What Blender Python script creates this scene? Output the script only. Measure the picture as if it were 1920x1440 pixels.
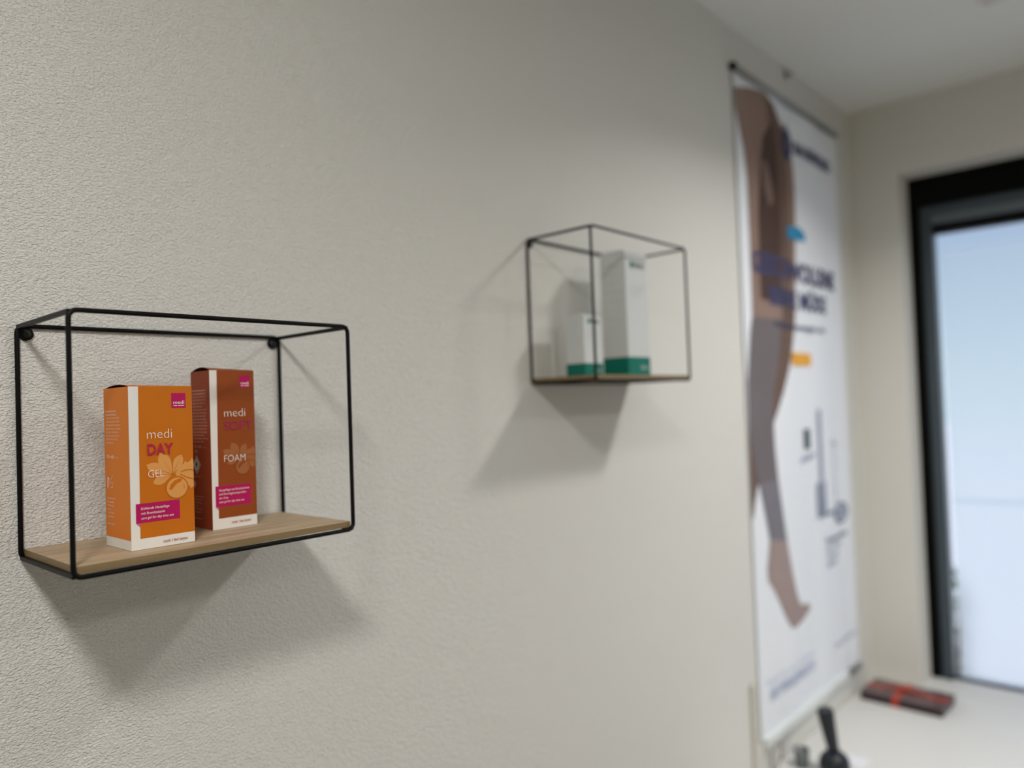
import bpy, bmesh, math, random
from mathutils import Vector, Matrix
random.seed(7)
for o in list(bpy.data.objects): bpy.data.objects.remove(o)
SC = bpy.context.scene
COL = SC.collection

# Survey coordinates: x along the shelf wall, y negative into the room, z relative to eye height;
# one survey unit is 0.9 m and the eye height is 1.75 m above the floor.
S = 0.9
EYE = 1.75
def W(x, y, z): return Vector((x*S, y*S, EYE + z*S))

# ------------------------------------------------------------------ camera
cam_d = bpy.data.cameras.new('camera'); cam = bpy.data.objects.new('camera', cam_d); COL.objects.link(cam)
r_ = Vector((0.67220517, -0.73950646, -0.03564268)); u_ = Vector((0.00480021, -0.0437878, 0.99902932)); f_ = Vector((0.74034935, 0.67172377, 0.0258846))
m = Matrix((r_, u_, -f_)).transposed().to_4x4(); m.translation = W(0, -1, 0); cam.matrix_world = m
cam_d.sensor_width = 36; cam_d.lens = 36*1409.27/1920; cam_d.clip_start = 0.02; cam_d.clip_end = 200
cam_d.dof.use_dof = True; cam_d.dof.focus_distance = 0.775; cam_d.dof.aperture_fstop = 1.95
SC.camera = cam

# ------------------------------------------------------------------ world, exposure
SC.view_settings.view_transform = 'Standard'; SC.view_settings.look = 'None'
SC.view_settings.gamma = 1; SC.view_settings.use_curve_mapping = False
SC.view_settings.exposure = 0.13
SC.cycles.use_denoising = True
SC.cycles.max_bounces = 10; SC.cycles.diffuse_bounces = 6; SC.cycles.transmission_bounces = 8; SC.cycles.transparent_max_bounces = 8
SC.cycles.sample_clamp_indirect = 4
wd = bpy.data.worlds.new('overcast_sky'); SC.world = wd; wd.use_nodes = True
nt = wd.node_tree; nt.nodes.clear()
tc = nt.nodes.new('ShaderNodeTexCoord'); sx = nt.nodes.new('ShaderNodeSeparateXYZ'); cr = nt.nodes.new('ShaderNodeValToRGB')
bg = nt.nodes.new('ShaderNodeBackground'); ow = nt.nodes.new('ShaderNodeOutputWorld')
nt.links.new(tc.outputs['Generated'], sx.inputs[0]); nt.links.new(sx.outputs['Z'], cr.inputs[0]); nt.links.new(cr.outputs[0], bg.inputs[0]); nt.links.new(bg.outputs[0], ow.inputs[0])
cr.color_ramp.elements[0].position = 0.0; cr.color_ramp.elements[0].color = (0.66, 0.83, 0.93, 1)
cr.color_ramp.elements[1].position = 0.75; cr.color_ramp.elements[1].color = (0.17, 0.26, 0.50, 1)
e = cr.color_ramp.elements.new(0.25); e.color = (0.28, 0.38, 0.60, 1)
bg.inputs[1].default_value = 0.92
# high hazy sun from behind the building: it falls on the terrace outside only
sd = bpy.data.lights.new('sun', 'SUN'); sd.energy = 2.7; sd.angle = math.radians(8); sd.color = (1, 0.98, 0.94)
so = bpy.data.objects.new('sun', sd); so.location = (0, 0, 8); so.rotation_euler = (math.radians(-32), math.radians(-6), 0); COL.objects.link(so)

# ------------------------------------------------------------------ lamps: recessed ceiling downlights
CEIL = 1.1243
DOWNLIGHTS = [(2.15, -1.05, 14.5, 'over the worktop corner'), (-0.40, -1.30, 19.5, 'left of the near shelf'),
              (2.15, -2.70, 13.0, 'by the window, away from the shelves'), (-0.40, -2.90, 7.0, 'in the back of the room')]
for lx, ly, pw, where in DOWNLIGHTS:
    ld = bpy.data.lights.new('downlight_light', 'AREA'); ld.shape = 'DISK'; ld.size = 0.21 if lx > 0 else 0.28; ld.energy = pw
    ld.color = (1.0, 0.968, 0.935); ld.spread = math.radians(140 if lx > 0 and ly > -2 else 175)
    lo = bpy.data.objects.new('downlight_light', ld); lo.location = W(lx, ly, CEIL) + Vector((0, 0, -0.012)); COL.objects.link(lo)

# ------------------------------------------------------------------ materials
def mat(name, col, rough=0.6, metal=0.0, bump=None, vary=None, spec=0.5, trans=0.0, ior=1.45):
    m = bpy.data.materials.new(name); m.use_nodes = True; n = m.node_tree; b = n.nodes['Principled BSDF']
    b.inputs['Base Color'].default_value = (*col, 1); b.inputs['Roughness'].default_value = rough; b.inputs['Metallic'].default_value = metal
    b.inputs['Specular IOR Level'].default_value = spec; b.inputs['Transmission Weight'].default_value = trans; b.inputs['IOR'].default_value = ior
    t = n.nodes.new('ShaderNodeTexCoord')
    if bump:
        sc, dist, st = bump[:3]; aniso = bump[3] if len(bump) > 3 else (1, 1, 1)
        mp = n.nodes.new('ShaderNodeMapping'); mp.inputs['Scale'].default_value = aniso; n.links.new(t.outputs['Object'], mp.inputs[0])
        no = n.nodes.new('ShaderNodeTexNoise'); no.inputs['Scale'].default_value = sc; no.inputs['Detail'].default_value = 3; no.inputs['Roughness'].default_value = 0.55
        n.links.new(mp.outputs[0], no.inputs['Vector'])
        bp = n.nodes.new('ShaderNodeBump'); bp.inputs['Strength'].default_value = st; bp.inputs['Distance'].default_value = dist
        n.links.new(no.outputs['Fac'], bp.inputs['Height']); n.links.new(bp.outputs[0], b.inputs['Normal'])
    if vary:
        sc, amt = vary; no = n.nodes.new('ShaderNodeTexNoise'); no.inputs['Scale'].default_value = sc; no.inputs['Detail'].default_value = 4
        n.links.new(t.outputs['Object'], no.inputs['Vector'])
        mx = n.nodes.new('ShaderNodeMix'); mx.data_type = 'RGBA'
        mx.inputs[6].default_value = tuple(c*(1-amt) for c in col)+(1,); mx.inputs[7].default_value = tuple(min(1, c*(1+amt)) for c in col)+(1,)
        n.links.new(no.outputs['Fac'], mx.inputs[0]); n.links.new(mx.outputs[2], b.inputs['Base Color'])
    return m

def plaster(name, col, sc, dist, st):
    """fine roughcast: two noises and short ridges, as height only"""
    m = mat(name, col, 0.85, spec=0.25); n = m.node_tree; b = n.nodes['Principled BSDF']
    t = n.nodes.new('ShaderNodeTexCoord'); mp = n.nodes.new('ShaderNodeMapping'); mp.inputs['Scale'].default_value = (0.75, 1, 1.25)
    mp.inputs['Rotation'].default_value = (0, math.radians(8), 0)
    n.links.new(t.outputs['Object'], mp.inputs[0])
    a = n.nodes.new('ShaderNodeTexNoise'); a.inputs['Scale'].default_value = sc; a.inputs['Detail'].default_value = 2.5; a.inputs['Roughness'].default_value = 0.5; a.inputs['Distortion'].default_value = 0.6
    c = n.nodes.new('ShaderNodeTexNoise'); c.inputs['Scale'].default_value = sc*0.28; c.inputs['Detail'].default_value = 2
    ad = n.nodes.new('ShaderNodeMath'); ad.operation = 'MULTIPLY_ADD'; ad.inputs[1].default_value = 0.35
    n.links.new(mp.outputs[0], a.inputs['Vector']); n.links.new(mp.outputs[0], c.inputs['Vector'])
    n.links.new(c.outputs['Fac'], ad.inputs[0]); n.links.new(a.outputs['Fac'], ad.inputs[2])
    bp = n.nodes.new('ShaderNodeBump'); bp.inputs['Strength'].default_value = st; bp.inputs['Distance'].default_value = dist
    n.links.new(ad.outputs[0], bp.inputs['Height']); n.links.new(bp.outputs[0], b.inputs['Normal'])
    return m

def wood(name, c1, c2, grain=(3, 90, 90)):
    m = mat(name, c1, 0.55); n = m.node_tree; b = n.nodes['Principled BSDF']
    t = n.nodes.new('ShaderNodeTexCoord'); mp = n.nodes.new('ShaderNodeMapping'); mp.inputs['Scale'].default_value = grain
    no = n.nodes.new('ShaderNodeTexNoise'); no.inputs['Scale'].default_value = 1.6; no.inputs['Detail'].default_value = 8; no.inputs['Roughness'].default_value = 0.65; no.inputs['Distortion'].default_value = 0.4
    cr = n.nodes.new('ShaderNodeValToRGB'); cr.color_ramp.elements[0].position = 0.32; cr.color_ramp.elements[1].position = 0.68
    cr.color_ramp.elements[0].color = (*c2, 1); cr.color_ramp.elements[1].color = (*c1, 1)
    n.links.new(t.outputs['Object'], mp.inputs[0]); n.links.new(mp.outputs[0], no.inputs['Vector']); n.links.new(no.outputs['Fac'], cr.inputs[0]); n.links.new(cr.outputs[0], b.inputs['Base Color'])
    return m

M = dict(
    wall=plaster('white_roughcast_plaster', (0.765, 0.76, 0.72), 400, 0.0031, 1.0),
    wall_smooth=plaster('white_painted_plaster', (0.765, 0.76, 0.72), 200, 0.0012, 0.5),
    wall_window=plaster('dimmed_painted_plaster', (0.68, 0.665, 0.615), 200, 0.0012, 0.5),  # same wall paint, base colour lowered to dim the window wall
    ceiling=mat('white_ceiling_paint', (0.80, 0.81, 0.77), 0.9, bump=(60, 0.0006, 0.3)),
    floor=wood('oak_floor', (0.19, 0.16, 0.125), (0.13, 0.105, 0.08), (2, 14, 14)),
    black=mat('black_powder_coat', (0.002, 0.002, 0.0022), 0.45, bump=(900, 0.0002, 0.2), spec=0.2),
    screw=mat('black_screw', (0.02, 0.02, 0.021), 0.4, 0.3),
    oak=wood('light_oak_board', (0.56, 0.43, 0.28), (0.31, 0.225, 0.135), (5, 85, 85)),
    oak_edge=wood('oak_board_edge', (0.26, 0.18, 0.085), (0.19, 0.13, 0.055), (6, 160, 160)),  # edge laminate, with its shade under overhead light put into the colour
    white_card=mat('white_card', (0.80, 0.775, 0.72), 0.5, vary=(30, 0.02)),
    inner_card=mat('brown_inner_card', (0.09, 0.022, 0.012), 0.8),
    orange=mat('orange_card_print', (0.56, 0.150, 0.003), 0.5, spec=0.3, vary=(40, 0.03)),
    orange_side=mat('orange_side_print', (0.74, 0.205, 0.012), 0.5, spec=0.3),
    orange_pale=mat('pale_orange_print', (0.72, 0.32, 0.085), 0.5, spec=0.3),
    brown=mat('brown_card_print', (0.28, 0.060, 0.007), 0.5, spec=0.3, vary=(40, 0.03)),
    brown_side=mat('red_brown_side_print', (0.25, 0.040, 0.008), 0.5, spec=0.3),
    brown_pale=mat('pale_brown_print', (0.36, 0.125, 0.04), 0.5, spec=0.3),
    magenta=mat('magenta_print', (0.46, 0.004, 0.10), 0.5, spec=0.3),
    magenta_dark=mat('crimson_lettering', (0.45, 0.006, 0.05), 0.45),
    magenta_on_brown=mat('plum_lettering', (0.42, 0.010, 0.09), 0.45),
    pink=mat('pink_fold_print', (0.62, 0.10, 0.27), 0.45),
    ink_white=mat('white_lettering', (0.92, 0.84, 0.76), 0.5),
    ink_pale=mat('pale_small_print', (0.86, 0.60, 0.42), 0.5),
    ink_pale2=mat('pale_small_print_on_brown', (0.60, 0.30, 0.20), 0.5),
    ink_rust=mat('rust_lettering', (0.35, 0.035, 0.05), 0.5),
    ink_black=mat('black_ink', (0.015, 0.015, 0.015), 0.5),
    green=mat('teal_green_print', (0.001, 0.15, 0.11), 0.5, spec=0.3),
    ink_grey=mat('grey_lettering', (0.10, 0.105, 0.11), 0.5),
    ink_grey_pale=mat('pale_grey_lettering', (0.55, 0.56, 0.55), 0.5),
    carton_white=mat('cool_white_card', (0.60, 0.625, 0.62), 0.5),
    banner=mat('white_banner_fabric', (0.80, 0.83, 0.88), 0.6, bump=(700, 0.0003, 0.2)),
    alu=mat('brushed_aluminium', (0.30, 0.31, 0.31), 0.4, 0.8),
    bar_white=mat('white_plastic_bar', (0.72, 0.76, 0.75), 0.4),
    skin=mat('printed_skin', (0.27, 0.18, 0.145), 0.6, vary=(7, 0.12)),
    skin_dark=mat('printed_brown_skin', (0.14, 0.082, 0.058), 0.6, vary=(7, 0.15)),
    skin_shadow=mat('printed_dark_skin', (0.065, 0.032, 0.022), 0.6),
    skin_hi=mat('printed_light_skin', (0.19, 0.12, 0.10), 0.6),
    stocking=mat('printed_grey_stocking', (0.15, 0.125, 0.13), 0.6, vary=(5, 0.12)),
    stocking_lo=mat('printed_blue_grey_stocking', (0.18, 0.17, 0.195), 0.6, vary=(5, 0.1)),
    foot=mat('printed_foot_skin', (0.33, 0.25, 0.235), 0.6, vary=(7, 0.1)),
    navy=mat('navy_lettering', (0.05, 0.052, 0.14), 0.55),
    navy_pale=mat('pale_navy_lettering', (0.35, 0.38, 0.50), 0.55),
    navy_faint=mat('faint_blue_lettering', (0.46, 0.52, 0.68), 0.55),
    cyan=mat('cyan_print', (0.02, 0.28, 0.52), 0.55),
    amber=mat('amber_print', (0.80, 0.38, 0.02), 0.55),
    slate=mat('slate_print', (0.22, 0.25, 0.33), 0.55),
    dgreen=mat('dark_green_print', (0.05, 0.08, 0.08), 0.55),
    frame_black=mat('black_window_frame', (0.0015, 0.0015, 0.0015), 0.6, spec=0.12),
    frame_slate=mat('slate_grey_window_sash', (0.055, 0.075, 0.09), 0.45),
    bead=mat('light_slate_glazing_bead', (0.12, 0.15, 0.17), 0.4),
    counter=mat('white_laminate', (0.68, 0.68, 0.655), 0.45, bump=(300, 0.0002, 0.1)),
    cabinet=mat('white_cabinet', (0.74, 0.74, 0.72), 0.5, vary=(3, 0.02)),
    gift_dark=mat('dark_maroon_box', (0.030, 0.012, 0.016), 0.35),
    gift_top=mat('mauve_brown_lid', (0.11, 0.075, 0.08), 0.3),
    ribbon=mat('red_orange_ribbon', (0.45, 0.05, 0.022), 0.35, bump=(200, 0.0005, 0.3)),
    tool_black=mat('black_rubber', (0.008, 0.010, 0.016), 0.4, bump=(300, 0.0003, 0.2)),
    grey_clear=mat('smoky_grey_plastic', (0.22, 0.25, 0.25), 0.25, trans=0.35),
    cable=mat('grey_cable', (0.33, 0.31, 0.28), 0.5),
    beige_strip=mat('beige_wall_strip', (0.57, 0.55, 0.49), 0.5),
    paper=mat('white_paper', (0.78, 0.78, 0.82), 0.6),
    lamp_trim=mat('white_lamp_trim', (0.8, 0.8, 0.78), 0.4),
    facade=mat('pale_render_facade', (0.78, 0.80, 0.80), 0.8, bump=(40, 0.002, 0.3)),
    terrace=mat('pale_paving', (0.85, 0.87, 0.86), 0.8, vary=(3, 0.04)),
    leaf=mat('green_leaves', (0.05, 0.13, 0.04), 0.6, vary=(20, 0.4)),
)
# glass pane and the frosted film stuck on it
g = bpy.data.materials.new('clear_glass'); g.use_nodes = True; n = g.node_tree; n.nodes.clear()
o_ = n.nodes.new('ShaderNodeOutputMaterial'); mx = n.nodes.new('ShaderNodeMixShader'); tr = n.nodes.new('ShaderNodeBsdfTransparent'); gl = n.nodes.new('ShaderNodeBsdfGlossy'); fr = n.nodes.new('ShaderNodeFresnel')
gl.inputs['Roughness'].default_value = 0.02; fr.inputs['IOR'].default_value = 1.3
n.links.new(fr.outputs[0], mx.inputs[0]); n.links.new(tr.outputs[0], mx.inputs[1]); n.links.new(gl.outputs[0], mx.inputs[2]); n.links.new(mx.outputs[0], o_.inputs[0]); M['glass'] = g
g = bpy.data.materials.new('frosted_film'); g.use_nodes = True; n = g.node_tree; n.nodes.clear()
o_ = n.nodes.new('ShaderNodeOutputMaterial'); mx = n.nodes.new('ShaderNodeMixShader'); tl = n.nodes.new('ShaderNodeBsdfTranslucent'); rf = n.nodes.new('ShaderNodeBsdfRefraction')
tl.inputs['Color'].default_value = (0.93, 0.97, 1, 1); rf.inputs['Color'].default_value = (0.97, 0.99, 1, 1); rf.inputs['Roughness'].default_value = 0.62; rf.inputs['IOR'].default_value = 1.25
no = n.nodes.new('ShaderNodeTexNoise'); no.inputs['Scale'].default_value = 1.5; mr = n.nodes.new('ShaderNodeMapRange'); mr.inputs['To Min'].default_value = 0.7; mr.inputs['To Max'].default_value = 0.78
n.links.new(no.outputs['Fac'], mr.inputs['Value']); n.links.new(mr.outputs[0], mx.inputs[0])
n.links.new(tl.outputs[0], mx.inputs[1]); n.links.new(rf.outputs[0], mx.inputs[2]); n.links.new(mx.outputs[0], o_.inputs[0]); M['film'] = g
g = bpy.data.materials.new('lit_lamp_diffuser'); g.use_nodes = True; b = g.node_tree.nodes['Principled BSDF']
b.inputs['Emission Color'].default_value = (1, 0.93, 0.83, 1); b.inputs['Emission Strength'].default_value = 6; M['lamp_on'] = g

# ------------------------------------------------------------------ mesh builder
class MB:
    def __init__(s): s.v = []; s.f = []; s.mi = []; s.mats = []; s.sm = []
    def mid(s, m):
        if m not in s.mats: s.mats.append(m)
        return s.mats.index(m)
    def poly(s, pts, m, smooth=False):
        b = len(s.v); s.v += [tuple(p) for p in pts]; s.f.append(tuple(range(b, b+len(pts)))); s.mi.append(s.mid(m)); s.sm.append(smooth)
    def box(s, lo, hi, m, mats=None):
        x0, y0, z0 = lo; x1, y1, z1 = hi; b = len(s.v)
        s.v += [(x0,y0,z0),(x1,y0,z0),(x1,y1,z0),(x0,y1,z0),(x0,y0,z1),(x1,y0,z1),(x1,y1,z1),(x0,y1,z1)]
        for k, q in enumerate([(3,2,1,0),(4,5,6,7),(0,1,5,4),(1,2,6,5),(2,3,7,6),(3,0,4,7)]):
            s.f.append(tuple(b+i for i in q)); s.mi.append(s.mid((mats or {}).get(k, m))); s.sm.append(False)
    def grid(s, rows, m, closed_u=False, smooth=True):
        b = len(s.v); nu = len(rows[0])
        for r in rows: s.v += [tuple(p) for p in r]
        for i in range(len(rows)-1):
            for j in range(nu if closed_u else nu-1):
                k = (j+1) % nu
                s.f.append((b+i*nu+j, b+i*nu+k, b+(i+1)*nu+k, b+(i+1)*nu+j)); s.mi.append(s.mid(m)); s.sm.append(smooth)
    def tube(s, path, r, m, closed=False, n=10, caps=True, flat=None):
        P = [Vector(p) for p in path]; L = len(P); rows = []; prev = None
        for i, p in enumerate(P):
            a = P[(i-1) % L] if (closed or i > 0) else p; c = P[(i+1) % L] if (closed or i < L-1) else p
            t = (c-a).normalized()
            if prev is None:
                up = Vector((0, 0, 1)) if abs(t.z) < 0.9 else Vector((0, 1, 0)); nrm = (up - t*up.dot(t)).normalized()
            else: nrm = (prev - t*prev.dot(t)).normalized()
            prev = nrm; bi = t.cross(nrm); rr = r[i] if isinstance(r, (list, tuple)) else r
            rows.append([p + nrm*math.cos(2*math.pi*k/n)*rr + bi*math.sin(2*math.pi*k/n)*rr for k in range(n)])
        if closed: rows.append(rows[0])
        s.grid(rows, m, closed_u=True)
        if caps and not closed:
            s.poly(rows[0][::-1], m); s.poly(rows[-1], m)
    def lathe(s, prof, org, m, n=24, axis=Vector((0, 0, 1)), cap=True, smooth=True):
        a = axis.normalized(); up = Vector((1, 0, 0)) if abs(a.x) < 0.9 else Vector((0, 1, 0)); e1 = (up - a*up.dot(a)).normalized(); e2 = a.cross(e1)
        rows = [[Vector(org) + a*h + (e1*math.cos(2*math.pi*k/n) + e2*math.sin(2*math.pi*k/n))*max(r, 1e-5) for k in range(n)] for r, h in prof]
        s.grid(rows, m, closed_u=True, smooth=smooth)
        if cap: s.poly(rows[0][::-1], m); s.poly(rows[-1], m)
    def build(s, name, parent=None, loc=(0, 0, 0), bevel=0, rotz=0, fix=True):
        me = bpy.data.meshes.new(name); me.from_pydata(s.v, [], s.f)
        for mm in s.mats: me.materials.append(mm)
        for p, mi, sm in zip(me.polygons, s.mi, s.sm): p.material_index = mi; p.use_smooth = sm
        if fix:
            bm = bmesh.new(); bm.from_mesh(me); bmesh.ops.remove_doubles(bm, verts=bm.verts, dist=1e-6); bmesh.ops.recalc_face_normals(bm, faces=bm.faces); bm.to_mesh(me); bm.free()
        o = bpy.data.objects.new(name, me); o.location = loc; o.rotation_euler.z = rotz; COL.objects.link(o)
        if parent: o.parent = parent
        if bevel:
            b = o.modifiers.new('bevel', 'BEVEL'); b.width = bevel; b.segments = 2; b.limit_method = 'ANGLE'
        return o
def tag(o, label=None, cat=None, group=None, kind=None):
    for k, v in (('label', label), ('category', cat), ('group', group), ('kind', kind)):
        if v: o[k] = v
    return o
def empty(name, loc, label, cat, group=None, rotz=0):
    o = bpy.data.objects.new(name, None); o.location = loc; o.rotation_euler.z = rotz; o.empty_display_size = 0.05; COL.objects.link(o)
    return tag(o, label, cat, group)
def struct(mb, name, **k): return tag(mb.build(name, **k), kind='structure')

# lettering: a text outline triangulated into flat letters, fitted to a cap height and (optionally) a width
def _text(st, bold):
    cu = bpy.data.curves.new('t', 'FONT'); cu.body = st; cu.size = 1; cu.resolution_u = 3; cu.offset = bold
    ob = bpy.data.objects.new('t', cu); COL.objects.link(ob); bpy.context.view_layer.update()
    me = bpy.data.meshes.new_from_object(ob.evaluated_get(bpy.context.evaluated_depsgraph_get()))
    V = [(v.co.x, v.co.y) for v in me.vertices]; F = [tuple(p.vertices) for p in me.polygons]
    bpy.data.objects.remove(ob); bpy.data.curves.remove(cu); bpy.data.meshes.remove(me)
    return V, F
CAP = max(y for x, y in _text('H', 0)[0])
def text(mb, st, u0, v0, cap, m, fn, width=None, bold=0.0, shear=0.0, right=None):
    V, F = _text(st, bold)
    if not V: return
    x0 = min(x for x, y in V); x1 = max(x for x, y in V); k = cap/CAP; kx = width/(x1-x0) if width else k
    if right is not None: u0 = right - (x1-x0)*kx
    b = len(mb.v); mb.v += [tuple(fn(u0 + (x-x0)*kx + shear*y*k, v0 + y*k)) for x, y in V]
    for f in F: mb.f.append(tuple(b+i for i in f)); mb.mi.append(mb.mid(m)); mb.sm.append(False)

def rrect(w, h, r, n=5):
    P = []
    for cx, cy, a0 in ((w-r, h-r, 0), (r, h-r, 90), (r, r, 180), (w-r, r, 270)):
        for k in range(n+1):
            a = math.radians(a0 + 90*k/n); P.append((cx + r*math.cos(a), cy + r*math.sin(a)))
    return P

# ------------------------------------------------------------------ room shell
XC = 3.1853
X0, YB = -2.4, -4.2; FLOOR = -EYE/S
def wb(mb, a, b, m):
    p = W(*a); q = W(*b); mb.box((min(p.x,q.x), min(p.y,q.y), min(p.z,q.z)), (max(p.x,q.x), max(p.y,q.y), max(p.z,q.z)), m)
mb = MB(); wb(mb, (X0-0.1, 0, FLOOR), (XC+0.35, 0.12, CEIL), M['wall']); struct(mb, 'wall_left')
OY0, OY1, OZ1, CT = -0.178, -2.0, 0.842, -1.140       # window opening, counter level
mb = MB(); T = 0.34
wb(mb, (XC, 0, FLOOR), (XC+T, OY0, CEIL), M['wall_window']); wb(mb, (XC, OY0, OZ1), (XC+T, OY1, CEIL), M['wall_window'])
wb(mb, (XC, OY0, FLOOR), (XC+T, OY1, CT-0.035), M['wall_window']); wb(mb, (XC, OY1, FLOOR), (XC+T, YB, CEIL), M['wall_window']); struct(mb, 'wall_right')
mb = MB(); wb(mb, (X0-0.1, YB, FLOOR), (XC+T, YB-0.12, CEIL), M['wall_smooth']); struct(mb, 'wall_back')
mb = MB(); wb(mb, (X0-0.12, 0.12, FLOOR), (X0, YB-0.12, CEIL), M['wall_smooth']); struct(mb, 'wall_far')
mb = MB(); wb(mb, (X0-0.12, 0.12, CEIL), (XC+0.35, YB-0.12, CEIL+0.12), M['ceiling']); struct(mb, 'ceiling')
mb = MB(); wb(mb, (X0-0.12, 0.12, FLOOR-0.12), (XC+0.35, YB-0.12, FLOOR), M['floor']); struct(mb, 'floor')
for nm, a, b in (('baseboard_left', (X0, 0, FLOOR), (XC, -0.015, FLOOR+0.08)), ('baseboard_back', (X0, YB, FLOOR), (XC, YB+0.015, FLOOR+0.08))):
    mb = MB(); wb(mb, a, b, M['cabinet']); struct(mb, nm)

# window: black outer frame, slate sash, glass and frosted film panels
win = bpy.data.objects.new('window_1', None); win.location = W(XC+0.13, (OY0+OY1)/2, CT); COL.objects.link(win); win['kind'] = 'structure'
def wpart(mb, name, par=win, fix=True):
    o = mb.build(name, fix=fix, bevel=0.002 if 'film' not in name and 'pane' not in name else 0); o.parent = par
    o.matrix_parent_inverse = Matrix.Translation(-win.location); return o
FD = XC+0.13
mb = MB()
wb(mb, (FD, OY0, CT), (FD+0.09, OY0-0.036, OZ1), M['frame_black']); wb(mb, (FD, OY1, CT), (FD+0.09, OY1+0.036, OZ1), M['frame_black'])
wb(mb, (FD, OY0-0.036, OZ1), (FD+0.09, OY1+0.036, OZ1-0.118), M['frame_black']); wb(mb, (FD+0.044, OY0-0.036, CT-0.034), (FD+0.09, OY1+0.036, CT-0.002), M['frame_black'])
wpart(mb, 'outer_frame')
sy0, sy1, sz0, sz1 = OY0-0.036, OY1+0.036, CT-0.002, OZ1-0.118
mb = MB()
wb(mb, (FD+0.018, sy0, sz0), (FD+0.08, sy0-0.040, sz1), M['frame_slate']); wb(mb, (FD+0.018, sy1, sz0), (FD+0.08, sy1+0.040, sz1), M['frame_slate'])
wb(mb, (FD+0.018, sy0-0.04, sz1), (FD+0.08, sy1+0.04, sz1-0.038), M['frame_slate']); wb(mb, (FD+0.022, sy0-0.04, sz1-0.038), (FD+0.08, sy1+0.04, sz1-0.078), M['bead']); wb(mb, (FD+0.018, sy0-0.04, sz0), (FD+0.08, sy1+0.04, sz0+0.002), M['frame_slate'])
wb(mb, (FD+0.02, sy0-0.04, sz1-0.075), (FD+0.08, sy1+0.04, sz1-0.11), M['frame_black'])
wpart(mb, 'sash')
gy0, gy1, gz0, gz1 = sy0-0.04, sy1+0.04, sz0+0.002, sz1-0.11
mb = MB(); wb(mb, (FD+0.05, gy0, gz0), (FD+0.056, gy1, gz1), M['glass']); wpart(mb, 'glass_pane')
SEAM = -0.4333*1.02
for a, b, fx in ((gz1-0.075, gz0, FD+0.047), (SEAM+0.010, SEAM-0.010, FD+0.0445)):
    mb = MB(); p = [W(fx, gy0-0.022, a), W(fx, gy1+0.01, a), W(fx, gy1+0.01, b), W(fx, gy0-0.022, b)]
    mb.poly(p[::-1], M['film']); wpart(mb, 'frosted_film', fix=False)
# sill: the ledge inside the reveal
mb = MB(); wb(mb, (XC, OY0, CT-0.035), (FD, OY1, CT), M['counter']); wb(mb, (FD, gy0, CT-0.03), (FD+0.043, gy1, CT), M['counter']); struct(mb, 'trim_1')

# outside: paving, pale house wall opposite, shrub beside the window
mb = MB(); mb.box((3.2, -35, -0.15), (45, 25, -0.05), M['terrace']); tag(mb.build('terrace'), kind='structure')

# ------------------------------------------------------------------ ceiling fittings
first = None
for i, (lx, ly, pw, where) in enumerate(DOWNLIGHTS):
    c = W(lx, ly, CEIL)
    t = empty('ceiling_downlight', c, 'round recessed ceiling downlight '+where, 'ceiling light', 'recessed ceiling downlights')
    a = MB(); a.lathe([(0.086, 0), (0.095, -0.001), (0.095, -0.006), (0.082, -0.007), (0.082, 0)], (0, 0, 0), M['lamp_trim'], 32, cap=False); a.build('trim_ring', t)
    d = MB(); d.lathe([(0.0, -0.003), (0.081, -0.003)], (0, 0, 0), M['lamp_on'], 32, cap=False); d.build('diffuser', t)
c = W(2.555, -0.615, CEIL)
t = empty('smoke_detector', c, 'small white ceiling sensor at the top right edge', 'smoke detector')
a = MB(); a.lathe([(0.0, -0.022), (0.010, -0.0215), (0.017, -0.017), (0.020, -0.009), (0.0, -0.009)], (0, 0, 0), M['lamp_trim'], 24, cap=False); a.build('sensor_dome', t)
a = MB(); a.lathe([(0.0, -0.010), (0.026, -0.010), (0.030, -0.004), (0.030, 0), (0, 0)], (0, 0, 0), M['lamp_trim'], 24, cap=False); a.build('base_plate', t)
a = MB(); p = W(2.56, -0.004, 1.097)
a.lathe([(0.0, 0), (0.012, 0), (0.012, 0.006), (0.006, 0.010), (0.006, 0.018), (0.0, 0.02)], p, M['cable'], 16, Vector((0, -1, 0)), cap=False)
tag(a.build('wall_plug'), 'tiny grey knob on the wall just under the ceiling above the banner', 'wall knob')

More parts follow.
